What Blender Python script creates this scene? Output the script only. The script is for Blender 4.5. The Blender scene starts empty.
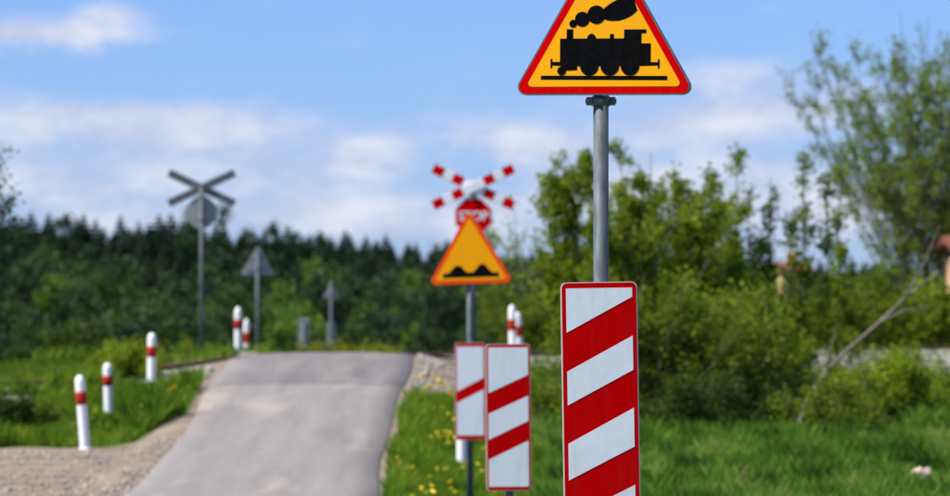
import bpy, bmesh, math, random
import numpy as np
from mathutils import Vector, Matrix
R = math.radians
scene = bpy.context.scene
C = scene.collection

# ------------------------------------------------------------------ camera
FPX = 5278.0            # focal length in photograph pixels (200 mm on 36 mm)
CAM_Z = 1.6
HZ = 345.0              # horizon row in the photograph
cam_d = bpy.data.cameras.new('camera'); cam = bpy.data.objects.new('camera', cam_d); C.objects.link(cam)
cam_d.lens = 200.0; cam_d.sensor_width = 36.0
cam_d.clip_start = 0.5; cam_d.clip_end = 9000
cam.location = (0, 0, CAM_Z)
cam.rotation_euler = (R(90) + math.atan((HZ - 248.0) / FPX), 0, 0)
cam_d.dof.use_dof = True; cam_d.dof.focus_distance = 21.4; cam_d.dof.aperture_fstop = 6.3
cam_d.dof.aperture_blades = 9
scene.camera = cam

# ------------------------------------------------------------------ light
SUN_EL = R(52); SUN_AZ = R(-108)      # azimuth from +Y towards +X
sdir = Vector((math.sin(SUN_AZ) * math.cos(SUN_EL), math.cos(SUN_AZ) * math.cos(SUN_EL), math.sin(SUN_EL)))
sun_d = bpy.data.lights.new('sun', 'SUN'); sun = bpy.data.objects.new('sun', sun_d); C.objects.link(sun)
sun_d.energy = 4.6; sun_d.angle = R(0.53); sun_d.color = (1.0, 0.955, 0.88)
sun.rotation_euler = sdir.to_track_quat('Z', 'Y').to_euler(); sun.location = (-30, -20, 40)

world = bpy.data.worlds.new('World'); scene.world = world; world.use_nodes = True
SKY_STR = 0.091
def build_world():
    nt = world.node_tree; nt.nodes.clear()
    N = nt.nodes.new; L = nt.links.new
    def m(op, a, b=None, c=None, clamp=False):
        n = N('ShaderNodeMath'); n.operation = op; n.use_clamp = clamp
        for i, v in enumerate((a, b, c)):
            if v is None: continue
            if isinstance(v, (int, float)): n.inputs[i].default_value = v
            else: L(v, n.inputs[i])
        return n.outputs[0]
    out = N('ShaderNodeOutputWorld'); bg = N('ShaderNodeBackground'); bg.inputs[1].default_value = SKY_STR
    L(bg.outputs[0], out.inputs[0])
    sky = N('ShaderNodeTexSky'); sky.sky_type = 'NISHITA'; sky.sun_disc = False
    sky.sun_elevation = SUN_EL; sky.sun_rotation = SUN_AZ
    sky.altitude = 300; sky.air_density = 1.0; sky.dust_density = 0.3; sky.ozone_density = 2.0
    tint = N('ShaderNodeMix'); tint.data_type = 'RGBA'; tint.blend_type = 'MULTIPLY'; tint.inputs[0].default_value = 1.0
    L(sky.outputs[0], tint.inputs[6]); tint.inputs[7].default_value = (0.40, 0.56, 1.02, 1)
    tc = N('ShaderNodeTexCoord'); sep = N('ShaderNodeSeparateXYZ'); L(tc.outputs['Generated'], sep.inputs[0])
    mp = N('ShaderNodeMapping'); mp.inputs['Scale'].default_value = (1, 1, 2.0); L(tc.outputs['Generated'], mp.inputs[0])
    def noise(scale, detail, rough, vec):
        n = N('ShaderNodeTexNoise'); n.inputs['Scale'].default_value = scale; n.inputs['Detail'].default_value = detail
        n.inputs['Roughness'].default_value = rough; L(vec, n.inputs['Vector']); return n.outputs[0]
    n1 = noise(62, 6, 0.55, mp.outputs[0]); n2 = noise(23, 4, 0.5, mp.outputs[0]); n3 = noise(210, 4, 0.6, mp.outputs[0])
    x = m('ADD', sep.outputs[0], m('MULTIPLY', m('SUBTRACT', n1, 0.5), 0.010))
    z = m('ADD', sep.outputs[2], m('MULTIPLY', m('SUBTRACT', n3, 0.5), 0.004))
    blobs = [(45, 33, 100, 17, 0.95), (115, 14, 34, 12, 0.5), (60, 120, 130, 26, 0.62), (200, 128, 120, 24, 0.7),
             (40, 185, 160, 34, 0.58), (372, 158, 42, 20, 0.8), (255, 165, 110, 22, 0.4), (450, 130, 70, 20, 0.35), (310, 212, 90, 24, 0.72), (400, 225, 90, 20, 0.5),
             (535, 148, 60, 19, 0.85), (505, 215, 80, 28, 0.6), (740, 78, 110, 20, 0.55), (690, 125, 110, 24, 0.75),
             (780, 112, 90, 22, 0.45), (720, 185, 120, 30, 0.75), (900, 100, 60, 30, 0.3), (840, 215, 120, 36, 0.75), (610, 190, 90, 30, 0.5), (120, 225, 120, 18, 0.4)]
    tot = None
    for (px, py, wx, wy, a) in blobs:
        dx = m('MULTIPLY', m('SUBTRACT', x, (px - 475) / FPX), FPX / wx)
        dz = m('MULTIPLY', m('SUBTRACT', z, (HZ - py) / FPX), FPX / wy)
        e = m('POWER', 2.71828, m('MULTIPLY', m('ADD', m('MULTIPLY', dx, dx), m('MULTIPLY', dz, dz)), -1.0))
        tot = m('MULTIPLY', e, a) if tot is None else m('ADD', tot, m('MULTIPLY', e, a))
    tot = m('MULTIPLY', tot, m('GREATER_THAN', sep.outputs[1], 0.0))
    # the rest of the sky carries the same loose cloud
    away = N('ShaderNodeMapRange'); away.inputs[1].default_value = 0.985; away.inputs[2].default_value = 0.9965
    away.inputs[3].default_value = 1.0; away.inputs[4].default_value = 0.0; L(sep.outputs[1], away.inputs[0])
    mp2 = N('ShaderNodeMapping'); mp2.inputs['Scale'].default_value = (1, 1, 1.8); L(tc.outputs['Generated'], mp2.inputs[0])
    n4 = noise(4.5, 6, 0.55, mp2.outputs[0])
    gen = m('MULTIPLY', m('MULTIPLY', m('SUBTRACT', n4, 0.42), 2.6), away.outputs[0])
    tot = m('ADD', tot, gen)
    fld = m('ADD', tot, m('ADD', m('MULTIPLY', m('SUBTRACT', n1, 0.5), 0.75), m('ADD', m('MULTIPLY', m('SUBTRACT', n2, 0.5), 0.5), m('MULTIPLY', m('SUBTRACT', n3, 0.42), 0.32))))
    mr = N('ShaderNodeMapRange'); mr.interpolation_type = 'SMOOTHSTEP'
    mr.inputs[1].default_value = 0.02; mr.inputs[2].default_value = 0.90; mr.inputs[3].default_value = 0.0; mr.inputs[4].default_value = 0.92
    L(fld, mr.inputs[0])
    mix = N('ShaderNodeMix'); mix.data_type = 'RGBA'; L(mr.outputs[0], mix.inputs[0])
    cr = N('ShaderNodeValToRGB'); cr.color_ramp.elements[0].position = .40; cr.color_ramp.elements[1].position = .62
    cr.color_ramp.elements[0].color = (3.75, 4.2, 5.5, 1); cr.color_ramp.elements[1].color = (5.2, 5.35, 6.1, 1)
    L(n1, cr.inputs[0]); L(tint.outputs[2], mix.inputs[6]); L(cr.outputs[0], mix.inputs[7])
    L(mix.outputs[2], bg.inputs[0])
build_world()
scene.view_settings.view_transform = 'Standard'; scene.view_settings.look = 'None'
scene.view_settings.exposure = 0.74; scene.view_settings.gamma = 1.0; scene.view_settings.use_curve_mapping = False
scene.render.engine = 'CYCLES'
scene.cycles.use_denoising = True
try: scene.cycles.denoiser = 'OPENIMAGEDENOISE'
except Exception: pass
scene.cycles.max_bounces = 6; scene.cycles.diffuse_bounces = 3; scene.cycles.transmission_bounces = 3; scene.cycles.transparent_max_bounces = 4

def P(px, py, d):
    """world point at distance d along +Y that is seen at photograph pixel px, py"""
    return Vector(((px - 475) / FPX * d, d, CAM_Z + (HZ - py) / FPX * d))

# ------------------------------------------------------------------ materials
def new_mat(name):
    mt = bpy.data.materials.new(name); mt.use_nodes = True
    nt = mt.node_tree; b = nt.nodes['Principled BSDF']
    return mt, nt, b
def ramp(nt, fac, stops):
    r = nt.nodes.new('ShaderNodeValToRGB'); e = r.color_ramp.elements
    while len(e) < len(stops): e.new(0.5)
    for i, (p, c) in enumerate(stops): e[i].position = p; e[i].color = (*c, 1)
    nt.links.new(fac, r.inputs[0]); return r.outputs[0]
def noise_node(nt, scale, detail=4, rough=0.55, coord='Object', stretch=None):
    tc = nt.nodes.new('ShaderNodeTexCoord'); n = nt.nodes.new('ShaderNodeTexNoise')
    n.inputs['Scale'].default_value = scale; n.inputs['Detail'].default_value = detail; n.inputs['Roughness'].default_value = rough
    if stretch:
        mp = nt.nodes.new('ShaderNodeMapping'); mp.inputs['Scale'].default_value = stretch
        nt.links.new(tc.outputs[coord], mp.inputs[0]); nt.links.new(mp.outputs[0], n.inputs['Vector'])
    else: nt.links.new(tc.outputs[coord], n.inputs['Vector'])
    return n.outputs[0]
def mixc(nt, fac, a, b, blend='MIX'):
    mx = nt.nodes.new('ShaderNodeMix'); mx.data_type = 'RGBA'; mx.blend_type = blend
    for sock, v in ((mx.inputs[0], fac), (mx.inputs[6], a), (mx.inputs[7], b)):
        if isinstance(v, (int, float)): sock.default_value = v
        elif isinstance(v, tuple): sock.default_value = (*v, 1)
        else: nt.links.new(v, sock)
    return mx.outputs[2]
def mat_noise(name, a, b, scale=6, rough=0.6, metal=0.0, detail=5, bump=0.0, stretch=None, spec=0.5, lo=0.35, hi=0.65):
    mt, nt, bs = new_mat(name)
    f = noise_node(nt, scale, detail, 0.6, 'Object', stretch)
    nt.links.new(ramp(nt, f, [(lo, a), (hi, b)]), bs.inputs['Base Color'])
    bs.inputs['Roughness'].default_value = rough; bs.inputs['Metallic'].default_value = metal
    bs.inputs['Specular IOR Level'].default_value = spec
    if bump:
        bp = nt.nodes.new('ShaderNodeBump'); bp.inputs['Strength'].default_value = bump; bp.inputs['Distance'].default_value = 0.02
        nt.links.new(f, bp.inputs['Height']); nt.links.new(bp.outputs[0], bs.inputs['Normal'])
    return mt
def mat_leaf(name, dark, light, trans=0.35, extra=None):
    mt, nt, bs = new_mat(name)
    at = nt.nodes.new('ShaderNodeAttribute'); at.attribute_name = 'tint'
    stops = [(0.0, dark), (1.0, light)] if extra is None else [(0.0, dark), (0.82, light), (1.0, extra)]
    col = ramp(nt, at.outputs['Fac'], stops)
    oi = nt.nodes.new('ShaderNodeObjectInfo')
    hv = nt.nodes.new('ShaderNodeHueSaturation')
    mr = nt.nodes.new('ShaderNodeMapRange'); mr.inputs[3].default_value = 0.78; mr.inputs[4].default_value = 1.2
    nt.links.new(oi.outputs['Random'], mr.inputs[0]); nt.links.new(mr.outputs[0], hv.inputs['Value']); nt.links.new(col, hv.inputs['Color'])
    col = hv.outputs[0]
    nt.links.new(col, bs.inputs['Base Color']); bs.inputs['Roughness'].default_value = 0.6; bs.inputs['Specular IOR Level'].default_value = 0.10
    tr = nt.nodes.new('ShaderNodeBsdfTranslucent')
    nt.links.new(mixc(nt, 1.0, col, (1.15, 1.25, 0.55), 'MULTIPLY'), tr.inputs[0])
    ms = nt.nodes.new('ShaderNodeMixShader'); ms.inputs[0].default_value = trans
    nt.links.new(bs.outputs[0], ms.inputs[1]); nt.links.new(tr.outputs[0], ms.inputs[2])
    nt.links.new(ms.outputs[0], nt.nodes['Material Output'].inputs[0])
    return mt
M = {}
def mat_sign(name, col, dirt, rough=.4, spec=.05):
    mt, nt, bs = new_mat(name)
    st = noise_node(nt, 5, 5, .65, 'Object', (5, 1, .45)); bl = noise_node(nt, 3.2, 4, .6); sp = noise_node(nt, 70, 2, .5, 'Object', (1, 1, .5))
    c = mixc(nt, ramp(nt, st, [(.48, (0, 0, 0)), (.80, (.42, .42, .42))]), col, dirt)
    c = mixc(nt, ramp(nt, bl, [(.45, (0, 0, 0)), (.80, (.30, .30, .30))]), c, tuple(v * .72 for v in col))
    c = mixc(nt, ramp(nt, sp, [(.70, (0, 0, 0)), (.76, (.45, .45, .45))]), c, dirt)
    nt.links.new(c, bs.inputs['Base Color']); bs.inputs['Specular IOR Level'].default_value = spec
    nt.links.new(ramp(nt, bl, [(.3, (rough - .1,) * 3), (.7, (rough + .2,) * 3)]), bs.inputs['Roughness'])
    bp = nt.nodes.new('ShaderNodeBump'); bp.inputs['Strength'].default_value = .12; bp.inputs['Distance'].default_value = .02
    nt.links.new(bl, bp.inputs['Height']); nt.links.new(bp.outputs[0], bs.inputs['Normal'])
    return mt
M['galv'] = mat_noise('galvanised_steel', (0.05, 0.06, 0.065), (0.12, 0.138, 0.15), 45, 0.6, 0.08, 6, 0.05, (1, 1, 0.18), 0.3)
M['alu_back'] = mat_noise('aluminium_back', (0.24, 0.245, 0.25), (0.33, 0.335, 0.34), 9, 0.55, 0.2, spec=.2)
M['rim'] = mat_noise('sign_rim', (0.55, 0.50, 0.45), (0.68, 0.62, 0.56), 20, 0.5, 0.1)
M['dark_rim'] = mat_noise('sign_dark_rim', (0.10, 0.105, 0.11), (0.17, 0.175, 0.18), 20, 0.45, 0.5)
M['red'] = mat_sign('reflective_red', (0.58, 0.0, 0.001), (0.42, 0.018, 0.016), spec=.02)
M['white'] = mat_sign('reflective_white', (0.82, 0.85, 0.88), (0.60, 0.58, 0.55))
M['yellow'] = mat_sign('reflective_yellow', (0.94, 0.40, 0.006), (0.70, 0.36, 0.05))
M['amber'] = mat_sign('faded_amber', (0.86, 0.35, 0.003), (0.66, 0.32, 0.04))
M['orange'] = mat_noise('faded_orange', (0.75, 0.06, 0.004), (0.82, 0.09, 0.006), 7, 0.45, spec=0.08)
M['black'] = mat_noise('symbol_black', (0.003, 0.003, 0.003), (0.006, 0.006, 0.006), 20, 0.5, spec=0.015)
M['bollard'] = mat_sign('white_plastic', (0.84, 0.84, 0.83), (0.70, 0.68, 0.63), .5, .2)
M['band'] = mat_noise('band_red', (0.30, 0.012, 0.008), (0.40, 0.020, 0.012), 9, 0.5, spec=.1)
M['bolt'] = mat_noise('bolt_steel', (0.08, 0.085, 0.09), (0.16, 0.165, 0.17), 40, 0.5, 0.6)
M['rust'] = mat_noise('rusty_steel', (0.10, 0.045, 0.022), (0.20, 0.09, 0.045), 12, 0.75, 0.2)
M['sleeper'] = mat_noise('sleeper_wood', (0.24, 0.215, 0.18), (0.34, 0.31, 0.265), 5, 0.85, 0, 5, 0.3, (1, 8, 1))
M['stone'] = mat_noise('gravel_stone', (0.20, 0.17, 0.14), (0.42, 0.375, 0.32), 1.7, 0.85, 0, 2, 0, lo=0.3, hi=0.7)
M['pale_stone'] = mat_noise('ballast_stone', (0.23, 0.21, 0.185), (0.42, 0.39, 0.355), 2.3, 0.85, 0, 2, 0, lo=0.3, hi=0.7)
M['rock'] = mat_noise('sandstone', (0.52, 0.40, 0.27), (0.68, 0.55, 0.40), 9, 0.85, 0, 5, 0.4)
M['bark'] = mat_noise('bark', (0.045, 0.038, 0.028), (0.11, 0.092, 0.068), 14, 0.85, 0, 5, 0.4, (1, 1, 0.3))
M['grey_bark'] = mat_noise('dead_wood', (0.10, 0.082, 0.06), (0.21, 0.18, 0.14), 11, 0.85, 0, 5, 0.4, (1, 1, 0.3))
M['young_bark'] = mat_noise('young_bark', (0.07, 0.062, 0.035), (0.14, 0.12, 0.075), 14, 0.8)
M['grass'] = mat_leaf('grass_blades', (0.045, 0.100, 0.006), (0.150, 0.250, 0.016), 0.35, (0.26, 0.25, 0.05))
M['meadow'] = mat_leaf('meadow_blades', (0.020, 0.062, 0.008), (0.155, 0.310, 0.034), 0.35, (0.27, 0.27, 0.09))
M['leaf_a'] = mat_leaf('leaf_bright', (0.085, 0.130, 0.008), (0.290, 0.370, 0.026), 0.45)
M['leaf_b'] = mat_leaf('leaf_mid', (0.060, 0.098, 0.008), (0.230, 0.295, 0.022), 0.45)
M['leaf_c'] = mat_leaf('leaf_olive', (0.115, 0.155, 0.022), (0.310, 0.390, 0.065), 0.55)
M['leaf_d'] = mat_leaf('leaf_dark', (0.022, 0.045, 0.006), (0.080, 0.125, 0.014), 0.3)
M['leaf_y'] = mat_leaf('leaf_flowering', (0.10, 0.16, 0.012), (0.36, 0.34, 0.015), 0.35)
M['needle'] = mat_leaf('needles', (0.016, 0.031, 0.019), (0.045, 0.076, 0.040), 0.15)
M['needle_b'] = mat_leaf('needles_pine', (0.018, 0.036, 0.017), (0.056, 0.090, 0.038), 0.18)
M['far_leaf'] = mat_leaf('far_leaves', (0.022, 0.047, 0.013), (0.088, 0.135, 0.034), 0.3)
M['far_leaf_b'] = mat_leaf('far_leaves_fresh', (0.050, 0.100, 0.014), (0.165, 0.255, 0.040), 0.3)
M['petal'] = mat_noise('dandelion_yellow', (0.75, 0.50, 0.006), (0.88, 0.62, 0.012), 3, 0.6)
M['wall_peach'] = mat_noise('peach_render', (0.58, 0.30, 0.17), (0.66, 0.36, 0.22), 3, 0.8)
M['wall_ochre'] = mat_noise('ochre_render', (0.52, 0.34, 0.13), (0.60, 0.41, 0.18), 3, 0.8)
M['roof'] = mat_noise('roof_tile', (0.15, 0.04, 0.024), (0.24, 0.065, 0.038), 4, 0.75)
M['glass'] = mat_noise('window_glass', (0.02, 0.025, 0.03), (0.04, 0.045, 0.05), 3, 0.1)
M['frame_white'] = mat_noise('window_frame', (0.7, 0.7, 0.69), (0.78, 0.78, 0.77), 3, 0.5)

def mat_road(name, a, b, patch, stain):
    mt, nt, bs = new_mat(name)
    f1 = noise_node(nt, 1.1, 6, 0.65, 'Object', (2.2, 0.13, 1)); f2 = noise_node(nt, 30, 4, 0.75, 'Object', (1, .2, 1)); f3 = noise_node(nt, 1.6, 4, 0.55, 'Object', (1, 0.14, 1))
    c = ramp(nt, f1, [(0.32, a), (0.68, b)])
    c = mixc(nt, ramp(nt, f2, [(0.35, (0, 0, 0)), (0.75, (0.55, 0.55, 0.55))]), c, stain)
    c = mixc(nt, ramp(nt, f3, [(0.56, (0, 0, 0)), (0.72, (0.9, 0.9, 0.9))]), c, patch)
    nt.links.new(c, bs.inputs['Base Color']); bs.inputs['Roughness'].default_value = 0.82; bs.inputs['Specular IOR Level'].default_value = 0.35
    bp = nt.nodes.new('ShaderNodeBump'); bp.inputs['Strength'].default_value = 0.35; bp.inputs['Distance'].default_value = 0.01
    nt.links.new(f2, bp.inputs['Height']); nt.links.new(bp.outputs[0], bs.inputs['Normal'])
    return mt
M['road'] = mat_road('worn_asphalt', (0.185, 0.170, 0.150), (0.270, 0.248, 0.222), (0.310, 0.270, 0.225), (0.150, 0.138, 0.125))
M['road_dark'] = mat_road('newer_asphalt', (0.130, 0.120, 0.108), (0.225, 0.208, 0.188), (0.25, 0.23, 0.208), (0.11, 0.102, 0.094))
def mat_ground():
    mt, nt, bs = new_mat('ground_soil')
    at = nt.nodes.new('ShaderNodeAttribute'); at.attribute_name = 'gravel'
    f1 = noise_node(nt, 0.9, 6, 0.6); f2 = noise_node(nt, 9, 5, 0.65); f3 = noise_node(nt, 3.0, 5, 0.6, 'Object', (0.35, 1, 1))
    gr = ramp(nt, f1, [(0.3, (0.035, 0.075, 0.014)), (0.7, (0.075, 0.140, 0.024))])
    gv = ramp(nt, f3, [(0.30, (0.110, 0.080, 0.050)), (0.50, (0.185, 0.145, 0.098)), (0.70, (0.29, 0.24, 0.175))])
    gv = mixc(nt, ramp(nt, f2, [(0.40, (0, 0, 0)), (0.75, (0.7, 0.7, 0.7))]), gv, (0.32, 0.27, 0.20))
    nt.links.new(mixc(nt, at.outputs['Fac'], gr, gv), bs.inputs['Base Color']); bs.inputs['Roughness'].default_value = 0.9
    bs.inputs['Specular IOR Level'].default_value = 0.2
    bp = nt.nodes.new('ShaderNodeBump'); bp.inputs['Strength'].default_value = 0.6; bp.inputs['Distance'].default_value = 0.05
    nt.links.new(f2, bp.inputs['Height']); nt.links.new(bp.outputs[0], bs.inputs['Normal'])
    return mt
M['ground'] = mat_ground()
def mat_ballast():
    mt, nt, bs = new_mat('ballast')
    f = noise_node(nt, 14, 4, 0.7)
    nt.links.new(ramp(nt, f, [(0.3, (0.17, 0.155, 0.135)), (0.5, (0.28, 0.26, 0.235)), (0.7, (0.40, 0.375, 0.34))]), bs.inputs['Base Color'])
    bs.inputs['Roughness'].default_value = 0.9
    bp = nt.nodes.new('ShaderNodeBump'); bp.inputs['Strength'].default_value = 0.8; bp.inputs['Distance'].default_value = 0.04
    nt.links.new(f, bp.inputs['Height']); nt.links.new(bp.outputs[0], bs.inputs['Normal'])
    return mt
M['ballast'] = mat_ballast()

# ------------------------------------------------------------------ mesh helpers
def mesh_np(name, V, F, tint=None):
    """F: (n,k) int array of equal-sized faces"""
    V = np.asarray(V, np.float32); F = np.asarray(F, np.int32)
    me = bpy.data.meshes.new(name)
    me.vertices.add(len(V)); me.vertices.foreach_set('co', V.ravel())
    n, k = F.shape
    me.loops.add(n * k); me.loops.foreach_set('vertex_index', F.ravel())
    me.polygons.add(n); me.polygons.foreach_set('loop_start', np.arange(0, n * k, k, dtype=np.int32))
    me.polygons.foreach_set('loop_total', np.full(n, k, np.int32))
    if tint is not None:
        a = me.attributes.new('tint', 'FLOAT', 'POINT'); a.data.foreach_set('value', np.asarray(tint, np.float32))
    me.update(calc_edges=True); me.validate()
    return me
def obj(name, me, mat, parent=None, loc=None, rot=None):
    if isinstance(me, bmesh.types.BMesh):
        b = me; me = bpy.data.meshes.new(name); bmesh.ops.recalc_face_normals(b, faces=b.faces); b.to_mesh(me); b.free()
    o = bpy.data.objects.new(name, me); C.objects.link(o)
    if mat is not None and not me.materials: me.materials.append(mat)
    if parent: o.parent = parent
    if loc is not None: o.location = loc
    if rot is not None: o.rotation_euler = rot
    return o
def tag(o, label=None, cat=None, group=None, kind=None):
    if label: o['label'] = label
    if cat: o['category'] = cat
    if group: o['group'] = group
    if kind: o['kind'] = kind
    return o
def thing(name, label, cat, loc=(0, 0, 0), rot=(0, 0, 0), group=None):
    o = bpy.data.objects.new(name, None); C.objects.link(o); o.empty_display_size = 0.2
    o.location = loc; o.rotation_euler = rot
    return tag(o, label, cat, group)
def copy_thing(root, loc, rot, scale, label, group=None):
    r = root.copy(); C.objects.link(r); r.location = loc; r.rotation_euler = rot; r.scale = scale; r['label'] = label
    if group: r['group'] = group
    for ch in list(root.children):
        c = ch.copy(); C.objects.link(c); c.parent = r
        for g in ch.children:
            d = g.copy(); C.objects.link(d); d.parent = c
    return r
def box(b, x0, x1, y0, y1, z0, z1, M_=None):
    vs = [b.verts.new(Vector(c) if M_ is None else M_ @ Vector(c)) for c in
          ((x0, y0, z0), (x1, y0, z0), (x1, y1, z0), (x0, y1, z0), (x0, y0, z1), (x1, y0, z1), (x1, y1, z1), (x0, y1, z1))]
    for f in ((0, 3, 2, 1), (4, 5, 6, 7), (0, 1, 5, 4), (1, 2, 6, 5), (2, 3, 7, 6), (3, 0, 4, 7)):
        b.faces.new([vs[i] for i in f])
def lathe(b, prof, n=20, cx=0, cy=0, smooth=True):
    """prof: list of (radius, z); closed with caps"""
    rings = [[b.verts.new((cx + r * math.cos(2 * math.pi * i / n), cy + r * math.sin(2 * math.pi * i / n), z)) for i in range(n)] for r, z in prof]
    for a, c in zip(rings[:-1], rings[1:]):
        for i in range(n):
            f = b.faces.new((a[i], a[(i + 1) % n], c[(i + 1) % n], c[i])); f.smooth = smooth
    b.faces.new(list(reversed(rings[0]))); b.faces.new(rings[-1])
def prism(b, poly, y0, y1):
    """polygon in x,z extruded from y0 (front, towards camera) to y1"""
    a = [b.verts.new((x, y0, z)) for x, z in poly]; c = [b.verts.new((x, y1, z)) for x, z in poly]
    b.faces.new(a); b.faces.new(list(reversed(c)))
    n = len(poly)
    for i in range(n): b.faces.new((a[i], c[i], c[(i + 1) % n], a[(i + 1) % n]))
def circ(cx, cz, r, n=24): return [(cx + r * math.cos(2 * math.pi * i / n), cz + r * math.sin(2 * math.pi * i / n)) for i in range(n)]
def round_poly(pts, r, n=6):
    out = []; N_ = len(pts)
    for i in range(N_):
        p = Vector(pts[i]); a = (Vector(pts[i - 1]) - p).normalized(); c = (Vector(pts[(i + 1) % N_]) - p).normalized()
        ang = a.angle(c) / 2; t = r / math.tan(ang); bis = (a + c).normalized(); cen = p + bis * (r / math.sin(ang))
        s = p + a * t - cen; e = p + c * t - cen
        a0 = math.atan2(s.y, s.x); a1 = math.atan2(e.y, e.x); d = (a1 - a0 + math.pi) % (2 * math.pi) - math.pi
        for k in range(n + 1):
            q = a0 + d * k / n; out.append((cen.x + r * math.cos(q), cen.y + r * math.sin(q)))
    return out

# ------------------------------------------------------------------ terrain
ROAD_Y = [-60, 45, 58, 68, 74, 77, 82, 86, 96, 104, 130, 200, 300, 450]
ROAD_Z = [-.12, -.10, -.06, .38, .83, 1.02, 1.27, 1.44, 1.45, 1.33, .95, -.6, -3.2, -1.5]
BASE_Y = [-300, 45, 58, 67, 72, 80, 95, 130, 200, 300, 400, 520, 700, 900, 1500, 4000]
BASE_Z = [-.2, -.18, -.12, .14, .44, .58, .70, .75, -1.0, -4.0, -2.0, 0.5, 5.5, 10.0, 11.0, 12.0]
def road_z(y):
    # smooth interpolation
    return np.mean([np.interp(np.asarray(y, float) + o, ROAD_Y, ROAD_Z) for o in (-1.6, -.8, 0, .8, 1.6)], axis=0)
RL, RR = -3.85, -1.10
def edge_l(y): return RL + 0.05 * np.sin(np.asarray(y) * 0.21) + 0.018 * np.sin(np.asarray(y) * .63 + 1)
def edge_r(y): return RR + 0.05 * np.sin(np.asarray(y) * 0.23 + 2) + 0.018 * np.sin(np.asarray(y) * .57) + 0.10 * np.clip((np.asarray(y) - 76) / 8, 0, 1)
TX0, TY0, TS = -2.6, 89.0, 1.8
TN = 1 / math.hypot(1, TS)            # unit along track (TN, TS*TN)
def track_xy(s): return TX0 + s * TN, TY0 + s * TS * TN
def track_z(x): return np.interp(x, [-60, -16, -7.1, -4.6, -.6, 5.5, 60], [.7, .86, 1.06, 1.40, 1.45, 1.56, 1.65])   # rail top
def track_dist(x, y): return np.abs(TS * TN * (x - TX0) - TN * (y - TY0))
def gravel_top(x): return 67.9 + .15 * np.sin(x * 1.7) + np.clip((x + 7) / 1.2, 0, 1) * 1.0 + np.clip((x + 5.0) / .9, 0, 1) ** 2 * 3.0
def apron(x, y):
    off = np.maximum(np.maximum(RL - x, x - RR), 0); td = track_dist(x, y)
    return np.clip((1.25 - off + .25 * np.sin(y * .9 + x * 3)) * 4, 0, 1) * np.clip((np.where(x > RR, 9.0, 5.2) - td - 1.2 * off) * 1.5, 0, 1)
def gravel_mask(x, y):
    # unpaved side turning at lower left, and narrow shoulders along the asphalt
    top = gravel_top(x)
    side = ((x < RL + .6) & (y < top) & (y > 46)).astype(float)
    sh = (np.abs(x - (RL + RR) / 2) < (RR - RL) / 2 + .25 + .08 * np.sin(y * .5)).astype(float)
    return np.clip(side + sh + apron(x, y), 0, 1)
def ground_z(x, y):
    x = np.asarray(x, float); y = np.asarray(y, float)
    b = np.interp(y, BASE_Y, BASE_Z) + 0.05 * np.sin(x * .7 + y * .31) * np.cos(y * .43) * (y > 40) * (y < 140)
    rz = road_z(y)
    off = np.maximum(np.maximum(RL - x, x - RR), 0)
    sl = np.where(y > 88, .22, .36); flat = np.where(y > 88, 1.0, .35)
    z = np.maximum(b, rz - .06 - sl * np.maximum(off - flat, 0) - 0.04 * np.minimum(off, 1))
    ins = np.minimum(x - RL, RR - x); z = np.where(off <= .3, rz - .016 - .05 * np.clip(ins * 4, 0, 1), z)
    td = track_dist(x, y)
    emb = track_z(x) - .42 - .42 * np.maximum(td - 2.2, 0)
    z = np.maximum(z, np.where(off > .3, emb, -99))
    rut = -.05 * np.exp(-((y - 60.0 - .1 * x) / .18) ** 2) + .04 * np.exp(-((y - 60.5 - .1 * x) / .25) ** 2) + .03 * np.sin(x * 2.1 + y * 3.3) * np.sin(y * 2.4)
    z = z + np.where((x < RL - .4) & (y < 67), rut, 0)
    return z
def gz(x, y): return float(ground_z(np.array([x]), np.array([y]))[0])

xs = np.concatenate([[-4000, -2000, -1000, -500, -250, -120, -70, -45, -32, -25, -20, -17], np.arange(-15, 15.01, .3), [17, 20, 25, 32, 45, 70, 120, 250, 500, 1000, 2000, 4000]])
ys = np.concatenate([[-300, -100, -30, 0, 15, 25, 32, 38, 42], np.arange(44, 125, .33), [128, 135, 145, 160, 180, 200, 230, 260, 300, 350, 400, 460, 520, 600, 700, 800, 900, 1000, 1500, 2500, 4500]])
gx, gy = np.meshgrid(xs, ys); gzv = ground_z(gx, gy)
V = np.stack([gx.ravel(), gy.ravel(), gzv.ravel()], 1)
nx = len(xs); ny = len(ys)
ii, jj = np.meshgrid(np.arange(nx - 1), np.arange(ny - 1)); a = (jj * nx + ii).ravel()
F = np.stack([a, a + 1, a + nx + 1, a + nx], 1)
me = mesh_np('ground', V, F)
at = me.attributes.new('gravel', 'FLOAT', 'POINT'); at.data.foreach_set('value', gravel_mask(gx, gy).ravel().astype(np.float32))
me.polygons.foreach_set('use_smooth', np.ones(len(F), bool))
tag(obj('ground', me, M['ground']), kind='structure')

def strip(name, y0, y1, mat, lift):
    yy = np.arange(y0, y1 + .01, .35); n = len(yy); cols = 9
    V = []
    for j in range(cols + 2):
        t = np.clip((j - 1) / (cols - 1), 0, 1)
        x = edge_l(yy) * (1 - t) + edge_r(yy) * t
        z = road_z(yy) + lift + .03 * (1 - (2 * t - 1) ** 2)
        if j == 0 or j == cols + 1: z = z - .12; x = x + (-.05 if j == 0 else .05)
        V.append(np.stack([x, yy, z], 1))
    V = np.stack(V, 1).reshape(-1, 3); k = cols + 2
    ii, jj = np.meshgrid(np.arange(k - 1), np.arange(n - 1)); a = (jj * k + ii).ravel()
    me = mesh_np(name, V, np.stack([a, a + 1, a + k + 1, a + k], 1))
    ci = ii.ravel(); me.polygons.foreach_set('use_smooth', ((ci > 0) & (ci < k - 2)))
    return tag(obj(name, me, mat), kind='structure')
strip('road', -40, 77.4, M['road'], -.012)
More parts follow.
